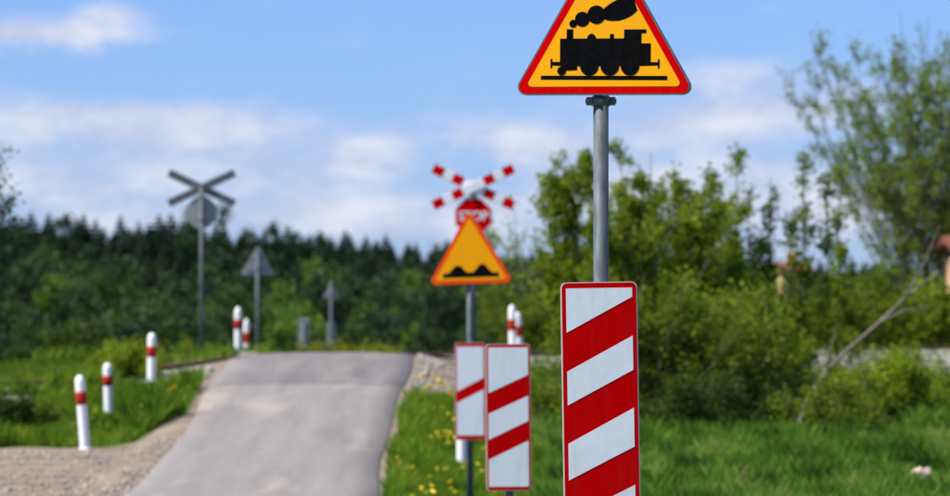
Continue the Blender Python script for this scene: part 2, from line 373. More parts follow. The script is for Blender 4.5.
strip('road_crossing_surface', 77.15, 97.5, M['road_dark'], -.007)
strip('road_beyond', 97.2, 330, M['road'], -.012)

# ballast bed and railway
rng = np.random.default_rng(5)
def ballast(name, s0, s1):
    S = np.arange(s0, s1 + .01, .4); prof = [(-2.7, -.62), (-1.85, -.15), (-.9, -.080), (0, -.085), (.9, -.080), (1.85, -.15), (2.7, -.62)]
    V = []
    for s in S:
        cx, cy = track_xy(s)
        fill = .06 * float(np.clip(1 - (max(RL - cx, cx - RR) - .4) / 1.3, 0, 1))
        for o, dz in prof:
            x = cx + o * TS * TN; y = cy - o * TN
            V.append((x, y, float(track_z(cx)) + dz + (fill if abs(o) < 2 else 0) + rng.uniform(-.025, .025) * (.3 if fill > 0 else 1)))
    k = len(prof); ii, jj = np.meshgrid(np.arange(k - 1), np.arange(len(S) - 1)); a = (jj * k + ii).ravel()
    return tag(obj(name, mesh_np(name, V, np.stack([a, a + 1, a + k + 1, a + k], 1)), M['ballast']), kind='structure')
S_L, S_R = (RL - TX0) / TN - .2, (RR - TX0) / TN + .2
ballast('ballast_bed', -30, S_L + .8); ballast('ballast_bed', S_R - .8, 46)
trk = thing('railway_track', 'rusty single railway track on pale ballast crossing the road', 'railway', (TX0, TY0, 1.44))
def rail(side):
    b = bmesh.new(); rings = []
    for s in np.arange(-30, 46.1, 1.0):
        cx, cy = track_xy(s); z = float(track_z(cx)) + .012
        ring = []
        for o, dz in ((-.07, -.17), (-.07, -.15), (-.012, -.13), (-.012, -.05), (-.036, -.04), (-.036, 0), (.036, 0), (.036, -.04), (.012, -.05), (.012, -.13), (.07, -.15), (.07, -.17)):
            q = side * .7525 + o
            ring.append(b.verts.new((cx + q * TS * TN - TX0, cy - q * TN - TY0, z + dz - 1.44)))
        rings.append(ring)
    for a_, c_ in zip(rings[:-1], rings[1:]):
        for i in range(12): b.faces.new((a_[i], a_[(i + 1) % 12], c_[(i + 1) % 12], c_[i]))
    b.faces.new(rings[0]); b.faces.new(list(reversed(rings[-1])))
    return obj('rail', b, M['rust'], trk)
rail(-1); rail(1)
b = bmesh.new(); box(b, -1.25, 1.25, -.12, .12, -.15, 0); bmesh.ops.bevel(b, geom=b.edges[:], offset=.012, segments=1, affect='EDGES')
first = None
for s in np.arange(-29.7, 46, .62):
    if S_L - .4 < s < S_R + .4: continue
    cx, cy = track_xy(s)
    if first is None: o = first = obj('sleeper', b, M['sleeper'], trk)
    else: o = obj('sleeper', first.data, None, trk)
    o.location = (cx - TX0, cy - TY0, float(track_z(cx)) - .072 - 1.44); o.rotation_euler = (0, 0, math.atan2(-TN, TS * TN))

# loose stones
OCT = np.array([(1, 0, 0), (0, 1, 0), (-1, 0, 0), (0, -1, 0), (0, 0, .7), (0, 0, -.7)], float)
OF = np.array([(0, 1, 4), (1, 2, 4), (2, 3, 4), (3, 0, 4), (1, 0, 5), (2, 1, 5), (3, 2, 5), (0, 3, 5)])
def stones(name, pts, size, mat, label):
    n = len(pts); sc = rng.uniform(.5, 1.5, (n, 1, 3)) * (size * rng.lognormal(0, .35, (n, 1, 1)))
    v = OCT[None] * sc; th = rng.uniform(0, 6.28, n); c, s = np.cos(th)[:, None], np.sin(th)[:, None]
    v = np.stack([v[..., 0] * c - v[..., 1] * s, v[..., 0] * s + v[..., 1] * c, v[..., 2]], -1) + pts[:, None, :]
    f = OF[None] + (np.arange(n) * 6)[:, None, None]
    return tag(obj(name, mesh_np(name, v.reshape(-1, 3), f.reshape(-1, 3)), mat), label, 'gravel', kind='stuff')
n = 9000; x = rng.uniform(-9, RL + .2, n); y = rng.uniform(52, 68.5, n); k = gravel_mask(x, y) > .5; k &= rng.uniform(0, 1, n) < (.35 + .65 * (np.sin(x * .9 + y * 1.7) > -.2))
x, y = x[k], y[k]; stones('loose_gravel', np.stack([x, y, ground_z(x, y) + .005], 1), .020, M['stone'], 'loose grey gravel on the unpaved side turning')
n = 16000; s = rng.uniform(-16, 30, n); o = rng.uniform(-2.5, 2.5, n); cx, cy = TX0 + s * TN, TY0 + s * TS * TN
x = cx + o * TS * TN; y = cy - o * TN; k = (x < RL - .15) | (x > RR + .3); ao = np.abs(o)
z = track_z(cx) - .075 - np.where(ao > 1.75, (ao - 1.75) * .56 + .06, .02 + .02 * ao)
n2_ = 5000; x2_ = rng.uniform(-6, .6, n2_); y2_ = rng.uniform(76, 98, n2_); k2 = (apron(x2_, y2_) > .4) & ((x2_ < RL - .1) | (x2_ > RR + .15)) & (track_dist(x2_, y2_) > 2.3)
pts = np.concatenate([np.stack([x, y, z], 1)[k], np.stack([x2_, y2_, ground_z(x2_, y2_) + .01], 1)[k2]])
stones('ballast_stones', pts, .032, M['pale_stone'], 'pale crushed stone ballast along the railway')

# ------------------------------------------------------------------ grass
def blades(name, x, y, h, w, mat, label, patch=.5):
    n = len(x); z = np.where(track_dist(x, y) < 2.4, np.maximum(ground_z(x, y), track_z(TX0 + ((x - TX0) * TN + (y - TY0) * TS * TN) * TN) - .16), ground_z(x, y)) - .01
    th = rng.uniform(0, 6.28, n); lean = np.clip(rng.normal(0, .32, (n, 2)), -.6, .6) * h[:, None]
    base = np.stack([x, y, z], 1); dx = np.stack([np.cos(th) * w, np.sin(th) * w, np.zeros(n)], 1)
    mid = base + np.stack([lean[:, 0] * .4, lean[:, 1] * .4, h * .55], 1)
    tip = base + np.stack([lean[:, 0], lean[:, 1], h], 1)
    V = np.stack([base - dx, base + dx, mid + dx * .9, tip], 1).reshape(-1, 3)
    i = np.arange(n)[:, None] * 4
    pt = .5 + .5 * np.sin(x * 3.1 + 1.9 * np.sin(y * .7)) * np.cos(y * .55 + x * 1.6 + 1.5 * np.sin(x * 2.7 + y * .31)) + .22 * np.sin(x * 9 + y * 1.7)
    tint = np.clip(pt * patch + (1 - patch) * rng.uniform(0, 1, n) + rng.normal(0, .12, n), 0, 1)
    me = mesh_np(name, V, i + np.arange(4)[None], np.repeat(tint, 4))
    return tag(obj(name, me, mat), label, 'grass', kind='stuff')
def in_view(x, y, mrg=1.2): return np.abs(x) < y * .0935 + mrg
def scatter(n, x0, x1, y0, y1):
    x = rng.uniform(x0, x1, n); y = rng.uniform(y0, y1, n); k = in_view(x, y)
    off = np.maximum(np.maximum(edge_l(y) - x, x - edge_r(y)), 0)
    k &= (off > .10 + .16 * np.abs(np.sin(y * .5 + x)) * rng.uniform(0, 1, n)) & (track_dist(x, y) > 2.35 - .3 * rng.uniform(0, 1, n))
    gm = (x < RL + .1) & (y < gravel_top(x) + .2 * np.sin(x * 5)); k &= ~gm; k &= rng.uniform(0, 1, n) > apron(x, y) * 1.15
    return x[k], y[k]
x, y = scatter(150000, -1.2, .8, 40, 84); blades('verge_grass', x, y, rng.uniform(.06, .20, len(x)), rng.uniform(.004, .009, len(x)), M['grass'], 'bright verge grass with dandelions right of the road')
x, y = scatter(280000, .8, 9, 40, 90); tn = 700; tx = rng.uniform(.8, 9, tn); ty = rng.uniform(46, 76, tn); tk = in_view(tx, ty) & (track_dist(tx, ty) > 3); tx, ty = np.repeat(tx[tk], 90), np.repeat(ty[tk], 90)
tx = tx + rng.normal(0, .10, len(tx)); ty = ty + rng.normal(0, .12, len(ty)); hh = np.concatenate([rng.uniform(.06, .20, len(x)), rng.uniform(.16, .36, len(tx))]); x = np.concatenate([x, tx]); y = np.concatenate([y, ty])
blades('meadow_grass', x, y, hh, rng.uniform(.004, .009, len(x)), M['meadow'], 'lush green meadow grass in front of the hedge at right', .75)
x, y = scatter(150000, -10, RL, 66, 88); hh = rng.uniform(.08, .21, len(x)) * (1 + .8 * (np.sin(x * 1.7 + y * 1.1) > .45)) * np.where((np.abs(x + 5.05) < .35) & (y < 80), .6, 1.0) * (1 + 1.3 * np.exp(-((track_dist(x, y) - 2.8) / .7) ** 2) * (x > -6.3) * (x < -4.5)); hh = hh * np.where(x < -5.35, 1.35, 1.15); hh = np.minimum(hh, .44 - .12 * rng.uniform(0, 1, len(x))); blades('bank_grass', x, y, hh, rng.uniform(.004, .010, len(x)), M['grass'], 'tall rough grass on the bank round the left bollards')
x, y = scatter(120000, -14, 14, 88, 135); s_ = rng.uniform(-16, -3.4, 26000); o_ = rng.uniform(-2.6, .35, 26000); x = np.concatenate([x, TX0 + s_ * TN + o_ * TS * TN]); y = np.concatenate([y, TY0 + s_ * TS * TN - o_ * TN])
blades('far_grass', x, y, rng.uniform(.10, .28, len(x)), rng.uniform(.008, .016, len(x)), M['grass'], 'grass beyond the railway track')

# dandelions
def flowers(name, x, y, size, label):
    n = len(x); hh = rng.uniform(.10, .24, n); base = np.stack([x, y, ground_z(x, y) + hh], 1)
    tilt = rng.normal(0, .35, (n, 2)); sz = size * rng.uniform(.7, 1.3, n)
    ang = np.arange(8) / 8 * 6.283
    ring = np.stack([np.cos(ang), np.sin(ang), np.zeros(8)], 1)[None] * sz[:, None, None]
    ring[..., 2] += ring[..., 0] * tilt[:, None, 0] + ring[..., 1] * tilt[:, None, 1]
    top = np.zeros((n, 1, 3)); top[:, 0, 2] = sz * .45; bot = np.zeros((n, 1, 3)); bot[:, 0, 2] = -sz * .6
    V = (np.concatenate([ring, top, bot], 1) + base[:, None]).reshape(-1, 3)
    f = np.array([(i, (i + 1) % 8, 8) for i in range(8)] + [((i + 1) % 8, i, 9) for i in range(8)])
    F = (f[None] + (np.arange(n) * 10)[:, None, None]).reshape(-1, 3)
    return tag(obj(name, mesh_np(name, V, F), M['petal']), label, 'dandelions', kind='stuff')
def clumps(n, x0, x1, y0, y1):
    cx = rng.uniform(x0, x1, n); cy = rng.uniform(y0, y1, n); k = rng.integers(2, 7, n)
    cx = np.repeat(cx, k); cy = np.repeat(cy, k)
    return cx + rng.normal(0, .07, len(cx)), cy + rng.normal(0, .22, len(cy))
x, y = clumps(34, -.85, .5, 55, 80); flowers('dandelions', x, y, .032, 'yellow dandelions in the verge right of the road')
x, y = clumps(11, -6, -4.2, 71, 80); flowers('dandelions', x, y, .032, 'yellow dandelions among the grass by the left bollards')

# ------------------------------------------------------------------ plants
def cones(P0, P1, r0, r1, k=4):
    P0 = np.asarray(P0, float); P1 = np.asarray(P1, float); n = len(P0)
    d = P1 - P0; d /= np.maximum(np.linalg.norm(d, axis=1, keepdims=True), 1e-6)
    u = np.cross(d, np.where(np.abs(d[:, 2:3]) > .9, [[1., 0, 0]], [[0, 0, 1.]])); u /= np.linalg.norm(u, axis=1, keepdims=True); v = np.cross(d, u)
    an = np.arange(k) / k * 6.28318
    ring = np.cos(an)[None, :, None] * u[:, None] + np.sin(an)[None, :, None] * v[:, None]
    A = P0[:, None] + ring * np.asarray(r0)[:, None, None]; B = P1[:, None] + ring * np.asarray(r1)[:, None, None]
    V = np.concatenate([A, B], 1).reshape(-1, 3)
    q = np.array([(i, (i + 1) % k, k + (i + 1) % k, k + i) for i in range(k)])
    return V, (q[None] + (np.arange(n) * 2 * k)[:, None, None]).reshape(-1, 4)
def unit(v): return v / np.maximum(np.linalg.norm(v, axis=-1, keepdims=True), 1e-6)
def leaf_mesh(name, pts, size, rg, aspect=.55, dirs=None, tint=None, up=.3):
    n = len(pts); d = unit(rg.normal(0, 1, (n, 3)) + np.array([0, 0, up]) if dirs is None else dirs + rg.normal(0, .7, (n, 3)))
    nn = unit(np.cross(d, rg.normal(0, 1, (n, 3)))); s = (size * rg.lognormal(0, .25, n))[:, None]
    V = np.stack([pts, pts + d * s * .5 + nn * s * aspect * .5, pts + d * s, pts + d * s * .5 - nn * s * aspect * .5], 1).reshape(-1, 3)
    if tint is None: tint = rg.uniform(0, 1, n)
    return mesh_np(name, V, np.arange(4 * n).reshape(-1, 4), np.repeat(np.clip(tint, 0, 1), 4))
def poly_pts(A, idx, t):
    """A: (n, k, 3) polylines, point at parameter t on polyline idx, with its direction"""
    k = A.shape[1] - 1; f = np.clip(t * k, 0, k - 1e-4); i = f.astype(int); w = (f - i)[:, None]
    return A[idx, i] * (1 - w) + A[idx, i + 1] * w, unit(A[idx, i + 1] - A[idx, i])
def shoots(start, d, L, seg, wob, lift, rg):
    n = len(start); pts = [start]; cur = unit(d)
    for i in range(seg):
        cur = unit(cur + rg.normal(0, wob, (n, 3)) + np.array([0, 0, lift])); pts.append(pts[-1] + cur * (L / seg)[:, None])
    return np.stack(pts, 1)
def segs(A, r0, taper):
    n, k, _ = A.shape; P0 = A[:, :-1].reshape(-1, 3); P1 = A[:, 1:].reshape(-1, 3)
    t0 = np.tile(np.arange(k - 1) / (k - 1), n); t1 = np.tile(np.arange(1, k) / (k - 1), n); r = np.repeat(r0, k - 1)
    return P0, P1, r * (1 - taper * t0), r * (1 - taper * t1)
def grow(name, label, cat, loc, H, spread, seed, leafmat, barkmat, n_stem=14, n_br=9, n_tw=5, n_lf=9, leaf=.06, tilt=.45, lift=.10,
         br_len=.38, tw_len=.32, r0=.02, low=.15, group=None, bare=0.0, wob=.16, root=.12, trunk=None, align=None, lean=(0, 0)):
    rg = np.random.default_rng(seed)
    t = thing(name, label, cat, loc, group=group)
    ang = rg.uniform(0, 6.283, n_stem); tl = np.abs(rg.normal(0, tilt, n_stem))
    d = np.stack([np.cos(ang) * np.sin(tl) + lean[0], np.sin(ang) * np.sin(tl) + lean[1], np.cos(tl)], 1)
    z0 = 0.0 if trunk is None else trunk
    st = np.stack([np.cos(ang) * root * spread * rg.uniform(0, 1, n_stem), np.sin(ang) * root * spread * rg.uniform(0, 1, n_stem), np.full(n_stem, z0 - .05)], 1)
    L = (H - z0) * rg.uniform(.62, 1.05, n_stem); L[0] = (H - z0) * 1.02; d[0] = (.05, 0, 1)
    A = shoots(st, d, L, 7, wob, lift, rg)
    A[..., :2] *= 1.0
    nb = n_stem * n_br; ib = np.repeat(np.arange(n_stem), n_br); tb = rg.uniform(low, .97, nb)
    p, dd = poly_pts(A, ib, tb); od = unit(rg.normal(0, 1, (nb, 3)) * np.array([1, 1, .45]))
    a1, a2 = (.75, .9) if align is None else (align, .6)
    B = shoots(p, dd * a1 + od * a2, L[ib] * br_len * (1.1 - .75 * tb) * rg.uniform(.5, 1.2, nb), 4, .2, .12, rg)
    nt_ = nb * n_tw; it = np.repeat(np.arange(nb), n_tw); tt = rg.uniform(.15, 1.0, nt_)
    p, dd = poly_pts(B, it, tt); BL = np.linalg.norm(B[:, -1] - B[:, 0], axis=1)
    T = shoots(p, dd * (.7 if align is None else align * .8) + unit(rg.normal(0, 1, (nt_, 3))) * .9, np.maximum(BL[it] * tw_len, .10) * rg.uniform(.5, 1.3, nt_), 2, .2, .1, rg)
    nl = nt_ * n_lf; il = np.repeat(np.arange(nt_), n_lf); tlv = rg.uniform(.1, 1.0, nl)
    p, dd = poly_pts(T, il, tlv)
    if bare > 0:
        kp = rg.uniform(0, 1, nt_)[il] > bare; p, dd = p[kp], dd[kp]; il = il[kp]
    p = p + rg.normal(0, leaf * (1.2 if align is None else .7), p.shape)
    cl = rg.uniform(0, 1, nb)[it[il]]
    tint = .55 * cl + .45 * rg.uniform(0, 1, len(p))
    W = [segs(A, np.full(n_stem, r0) * rg.uniform(.7, 1.2, n_stem), .75), segs(B, np.full(nb, r0 * .42), .6), segs(T, np.full(nt_, max(r0 * .18, .0022)), .5)]
    if trunk: W.append((np.array([[0, 0, -.1], [.02, 0, trunk * .5]]), np.array([[.02, 0, trunk * .5], [0, 0, trunk + .05]]), np.array([r0 * 2.6, r0 * 2.2]), np.array([r0 * 2.2, r0 * 1.9])))
    P0, P1, ra, rb = [np.concatenate([w[i] for w in W]) for i in range(4)]
    Vc, Fc = cones(P0, P1, ra, rb)
    obj('trunk' if cat == 'tree' else 'stems', mesh_np('stems', Vc, Fc), barkmat, t)
    obj('crown' if cat == 'tree' else 'foliage', leaf_mesh('leaves', p, leaf, rg, dirs=dd, tint=tint), leafmat, t)
    return t
def at_px(px, d): 
    x = (px - 475) / FPX * d
    return (x, d, gz(x, d) - .02)
def top_h(py, d, loc): return CAM_Z + (HZ - py) / FPX * d - loc[2]
HEDGE = 'bushes of the hedge right of the signs'
# (name, label, px, d, top row, spread, material, extra)
def bush(label, px, d, py, seed, mat, name='bush', cat='bush', bark='young_bark', **k):
    l = at_px(px, d); return grow(name, label, cat, l, top_h(py, d, l), 1.0, seed, M[mat], M[bark], **k)
bush('tall bright green bush rising highest behind the galvanised post', 622, 76, 138, 11, 'leaf_a', group=HEDGE, n_stem=30, n_br=13, n_tw=6, n_lf=24, leaf=.062, tilt=.20, lift=.06, br_len=.26, root=.75, align=1.0)
bush('leafy bush just right of the tall bright one', 674, 77, 184, 12, 'leaf_a', group=HEDGE, n_stem=20, n_br=12, n_tw=6, n_lf=22, leaf=.062, tilt=.22, lift=.06, br_len=.26, root=.5, align=1.0)
bush('loose thin bush left of the post, behind the striped boards', 552, 107, 186, 13, 'leaf_c', group=HEDGE, n_stem=20, n_br=10, n_tw=4, n_lf=9, leaf=.085, tilt=.26, lift=.05, br_len=.22, root=1.1, bare=.2, align=1.0)
bush('low green bush behind the right edge of the two stripe board', 548, 106, 275, 14, 'leaf_b', group=HEDGE, n_stem=18, n_br=10, n_tw=6, n_lf=20, leaf=.058, tilt=.45, br_len=.4, root=.5)
bush('dense bush at the foot of the hedge behind the three stripe board', 650, 73, 270, 15, 'leaf_b', group=HEDGE, n_stem=20, n_br=10, n_tw=6, n_lf=20, leaf=.058, tilt=.5, br_len=.4, root=.6, low=.05)
bush('broad bush at the foot of the hedge below the red roof', 722, 74, 272, 16, 'leaf_b', group=HEDGE, n_stem=20, n_br=10, n_tw=6, n_lf=20, leaf=.058, tilt=.5, br_len=.4, root=.6, low=.05)
bush('mid green bush under the tallest slender sapling', 742, 77, 296, 17, 'leaf_b', group=HEDGE, n_stem=15, n_br=9, n_tw=6, n_lf=18, leaf=.056, tilt=.5, br_len=.42, root=.6, low=.05)
bush('low bush in front of the track, right of the bare leaning branch', 856, 73, 372, 18, 'leaf_b', group=HEDGE, n_stem=16, n_br=8, n_tw=6, n_lf=18, leaf=.052, tilt=.75, br_len=.55, root=.8, low=.05)
bush('low bush nearest the right edge, in front of the track', 922, 73, 352, 19, 'leaf_a', group=HEDGE, n_stem=18, n_br=9, n_tw=6, n_lf=18, leaf=.052, tilt=.75, br_len=.55, root=.8, low=.05)
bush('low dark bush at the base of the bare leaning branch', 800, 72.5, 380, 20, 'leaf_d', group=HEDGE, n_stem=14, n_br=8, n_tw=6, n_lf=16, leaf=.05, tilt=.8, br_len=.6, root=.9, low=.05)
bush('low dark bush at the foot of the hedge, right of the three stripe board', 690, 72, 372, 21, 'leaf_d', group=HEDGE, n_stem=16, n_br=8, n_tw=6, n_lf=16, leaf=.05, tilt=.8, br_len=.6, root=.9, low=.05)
bush('low dark bush between the two striped boards', 560, 73, 360, 22, 'leaf_b', group=HEDGE, n_stem=16, n_br=8, n_tw=6, n_lf=16, leaf=.05, tilt=.8, br_len=.6, root=.9, low=.05)
bush('small leafy shoots round the middle of the bare leaning branch', 836, 71, 372, 23, 'leaf_b', group=HEDGE, n_stem=12, n_br=7, n_tw=5, n_lf=10, leaf=.05, tilt=.5, br_len=.4, root=.8, low=.1)
SAP = 'slender saplings above the hedge'
for px, py, lab, sd in ((735, 143, 'tallest slender sapling standing left of the others', 31), (762, 190, 'shortest slender sapling between the two taller ones', 32), (797, 146, 'tall slender sapling above the red roof', 33), (829, 165, 'slender sapling with a thick leafy top beside the large tree', 34), (664, 235, 'short upright sapling in front of the tall bushes', 36)):
    bush(lab, px, 80, py, sd, 'leaf_b' if sd != 34 else 'leaf_a', name='sapling', cat='tree', group=SAP, n_stem=3, n_br=34, n_tw=3, n_lf=9, leaf=.065, tilt=.04, lift=.10, br_len=.10, root=.12, wob=.03, align=.9, r0=.018, low=.2)
BEY = 'bushes beyond the railway on the right'
for i, (px, py, mt) in enumerate(((700, 268, 'leaf_b'), (745, 280, 'leaf_a'), (790, 292, 'leaf_b'), (832, 285, 'leaf_b'), (868, 270, 'leaf_b'), (905, 278, 'leaf_a'), (945, 294, 'leaf_b'), (985, 290, 'leaf_b'))):
    bush('green bush beyond the railway, ' + ('partly hidden by the hedge', 'below the red roof', 'under the slender saplings', 'under the thick topped sapling', 'left of the large tree foot', 'at the large tree foot', 'below the peach house', 'at the right picture edge')[i],
         px, 117 + i % 3 * 2, py, 50 + i, mt, group=BEY, n_stem=16, n_br=9, n_tw=5, n_lf=12, leaf=.12, tilt=.42, br_len=.42, root=.7, low=.05)
bush('large loose tree with many upright branches at the right', 939, 131, 20, 71, 'leaf_c', name='willow_tree', cat='tree', bark='bark', n_stem=62, n_br=12, n_tw=5, n_lf=15, leaf=.08, tilt=.51, lift=.03, br_len=.20, tw_len=.5, root=.6, wob=.035, r0=.022, low=.25, bare=.08, trunk=.9, align=1.1)
bush('tree beyond the left edge with only its thin twig tips in view', -27, 71, 148, 72, 'leaf_d', name='roadside_tree', cat='tree', bark='bark', n_stem=18, n_br=10, n_tw=5, n_lf=6, leaf=.055, tilt=.26, lift=.03, br_len=.40, root=.2, r0=.022, low=.5, bare=.5, trunk=2.1, wob=.10)
# left side low growth
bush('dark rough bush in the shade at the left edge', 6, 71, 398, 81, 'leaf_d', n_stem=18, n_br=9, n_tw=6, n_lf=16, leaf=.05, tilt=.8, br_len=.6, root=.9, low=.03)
bush('fresh green shrub between two bollards on the bank', 131, 82, 345, 83, 'leaf_a', n_stem=14, n_br=9, n_tw=6, n_lf=16, leaf=.05, tilt=.35, br_len=.4, root=.5, low=.03)
bush('dark conical shrub beyond the railway on the left', 80, 128, 325, 84, 'leaf_d', n_stem=16, n_br=10, n_tw=5, n_lf=9, leaf=.10, tilt=.35, br_len=.4, root=.5, low=.03)
YB = 'yellow flowering plants on the crest'
for i, (px, py, lab) in enumerate(((190, 343, 'yellow flowering plant beside the grey cross post'), (318, 343, 'yellow green plant between the two grey far posts'), (352, 344, 'yellow green plant right of the grey far post'), (372, 346, 'small yellow green plant on the crest before the wood'))):
    bush(lab, px, 106, py, 90 + i, 'leaf_y', name='flowering_plant', cat='plant', group=YB, n_stem=10, n_br=7, n_tw=4, n_lf=6, leaf=.05, tilt=.5, br_len=.5, root=.5, r0=.008, low=.1)

# bare leaning branch
def dead_branch():
    d = 71.5; p0 = P(795, 428, d); t = thing('leaning_branch', 'bare grey leaning branch in front of the hedge at right', 'branch', (p0.x, d, gz(p0.x, d)))
    pts = [P(795, 430, d), P(808, 398, d), P(826, 372, d + .1), P(848, 350, d + .2), P(880, 322, d + .3), P(905, 298, d + .3), P(938, 272, d + .4)]
    pts = np.array([p - t.location for p in pts]); pts[0, 2] = -.1
    rr = np.array([.042, .037, .032, .028, .023, .018, .010])
    Vc, Fc = cones(pts[:-1], pts[1:], rr[:-1], rr[1:], 8)
    obj('stem', mesh_np('stem', Vc, Fc), M['grey_bark'], t)
    for q in ([P(880, 322, d + .3), P(905, 310, d + .2), P(935, 306, d + .1)], [P(826, 372, d + .1), P(830, 350, d), P(838, 325, d - .1)], [P(905, 298, d + .3), P(925, 262, d + .2), P(940, 225, d + .2)]):
        q = np.array([p - t.location for p in q]); Vc, Fc = cones(q[:-1], q[1:], np.array([.018, .013]), np.array([.013, .006]), 6)
        obj('side_twig', mesh_np('side_twig', Vc, Fc), M['grey_bark'], t)
dead_branch()
def rock():
    b = bmesh.new(); bmesh.ops.create_icosphere(b, subdivisions=2, radius=1); rg = random.Random(4)
    for v in b.verts: v.co = Vector((v.co.x * .11, v.co.y * .10, v.co.z * .13 + .02 + .25 * v.co.x * .1)) * (1 + rg.uniform(-.28, .28))
    p = P(918, 476, 60); o = obj('rock', b, M['rock'], None, (p.x, 60, gz(p.x, 60) + .14), (.2, .35, .4)); tag(o, 'pale sandy rock lying in the meadow grass at lower right', 'rock')
rock()

# ------------------------------------------------------------------ far wood
def far_tree(kind, seed):
    rg = np.random.default_rng(seed)
    t = thing({'spruce': 'spruce_tree', 'pine': 'pine_tree'}.get(kind, 'deciduous_tree'), 'far tree', 'tree')
    H = 1.0
    if kind == 'spruce':
        n = 8000; z = .06 + .94 * rg.uniform(0, 1, n) ** 1.1; lay = np.round(z * 18) / 18; z = z * .5 + lay * .5
        r = np.maximum(1.0 - z, .004) * .25 * np.sqrt(rg.uniform(.08, 1, n)); a_ = rg.uniform(0, 6.283, n); r *= 1 + .25 * np.sin(a_ * 3 + lay * 40)
        p = np.stack([r * np.cos(a_), r * np.sin(a_), z - r * .25], 1); dd = np.stack([np.cos(a_), np.sin(a_), np.full(n, -.25)], 1)
        mt = M['needle']; lf = .056 * (1.22 - z); asp = .5
    elif kind == 'pine':
        n = 5000; c = rg.normal(0, 1, (26, 3)) * np.array([.09, .09, .20]) + np.array([0, 0, .60]); k = rg.integers(0, 26, n)
        p = c[k] + rg.normal(0, .042, (n, 3)); dd = unit(p - np.array([0, 0, .55])); mt = M['needle_b']; lf = .035; asp = .5
    else:
        n = 6000; c = unit(rg.normal(0, 1, (30, 3))) * (rg.uniform(.35, 1, (30, 1))) * np.array([.20, .20, .40]) + np.array([0, 0, .55]); k = rg.integers(0, 30, n)
        p = c[k] + rg.normal(0, .048, (n, 3)); p[:, 2] = np.maximum(p[:, 2], .04); dd = unit(p - np.array([0, 0, .5])); mt = M['far_leaf' if kind == 'leafy' else 'far_leaf_b']; lf = .028; asp = .8
    zs = np.linspace(0, .92 if kind != 'leafy' else .7, 6); q = np.stack([rg.normal(0, .006, 6), rg.normal(0, .006, 6), zs], 1); rr = np.linspace(.018, .004, 6)
    Vc, Fc = cones(q[:-1], q[1:], rr[:-1], rr[1:], 6)
    if kind not in ('spruce',):
        m_ = 12; s0 = np.stack([np.zeros(m_), np.zeros(m_), rg.uniform(.25, .6, m_)], 1); e0 = c[rg.integers(0, len(c), m_)]
        V2, F2 = cones(s0, e0, np.full(m_, .007), np.full(m_, .002), 4); F2 = F2 + len(Vc); Vc = np.concatenate([Vc, V2]); Fc = np.concatenate([Fc, F2])
    obj('trunk', mesh_np('trunk', Vc, Fc), M['bark'], t)
    tint = .5 * rg.uniform(0, 1, n) + .5 * (.5 + .5 * np.sin(p[:, 2] * 31 + 3 * np.sin(np.arctan2(p[:, 1], p[:, 0]) * 2)))
    obj('crown', leaf_mesh('crown', p, lf, rg, asp, dd, tint), mt, t)
    return t
protos = {k: [far_tree(k, 200 + 17 * i + j * 5) for i in range(3)] for j, k in enumerate(('spruce', 'pine', 'leafy', 'fresh'))}
used = set(); rr = random.Random(8)
def skyline(px): return np.interp(px, [-60, 0, 60, 110, 200, 260, 330, 400, 440, 520, 700, 1010], [219, 217, 219, 224, 222, 231, 236, 243, 249, 253, 262, 270]) + 0
def region(px):
    if px < 195: return 'left of the grey crossbuck'
    if px < 255: return 'between grey crossbuck and grey triangle'
    if px < 440: return 'between grey and amber triangles'
    return 'behind the right hedge'
def place(kind, px, d, py, label, group):
    x = (px - 475) / FPX * d; z = gz(x, d); H = CAM_Z + (HZ - py) / FPX * d - z
    pr = protos[kind]; k = rr.randrange(len(pr)); o = pr[k]
    w = H * rr.uniform(.85, 1.25) * (1.0 if kind != 'spruce' else 1.5)
    loc = (x, d, z - .1); rot = (0, 0, rr.uniform(0, 6.28)); sc = (w, w, H)
    if (kind, k) not in used:
        used.add((kind, k)); o.location = loc; o.rotation_euler = rot; o.scale = sc; o['label'] = label; o['group'] = group
    else: copy_thing(o, loc, rot, sc, label, group)
for row, (d, n) in enumerate(((885, 100), (770, 84), (600, 46), (470, 36))):
    for i in range(n):
        px = -60 + (1010 + 60) * (i + rr.uniform(.1, .9)) / n
        py = skyline(px) + (-3, 3, 20, 36)[row] + rr.uniform(-6, 8)
        kd = 'spruce' if rr.random() < (.92, .85, .7, .45)[row] else 'pine'
        if kd == 'pine': py += 4
        if row >= 2 and rr.random() < .14: kd = 'leafy'
        nm = {'spruce': 'dark spruce', 'pine': 'dark pine', 'leafy': 'green broadleaf'}[kd]
        place(kd, px, d + rr.uniform(-25, 25), py, f'{nm} {("on the far skyline", "just below the far skyline", "high up the far wood", "halfway up the far wood")[row]}, {region(px)}', nm + ' trees of the far wood')
for row, (d, n, py0) in enumerate(((390, 32, 274), (330, 30, 296), (270, 26, 318), (205, 16, 338))):
    for i in range(n):
        px = -60 + (1010 + 60) * (i + rr.uniform(.05, .95)) / n
        if row == 3 and 170 < px < 420 and rr.random() < .5: continue
        py = py0 + rr.uniform(-20, 14) + (8 if px > 250 else 0)
        kd = rr.choices(['leafy', 'fresh', 'pine'], ((4, .7, 5), (5, 1.5, 3), (5, 3 if px < 160 else 1, 3), (6, 1, 1))[row])[0]
        nm = {'leafy': 'green broadleaf', 'fresh': 'fresh green broadleaf', 'pine': 'dull green pine'}[kd]
        place(kd, px, d + rr.uniform(-16, 16), py, f'{nm} {("high", "midway", "low", "lowest")[row]} before the wood, {region(px)}', nm + ' trees before the wood')

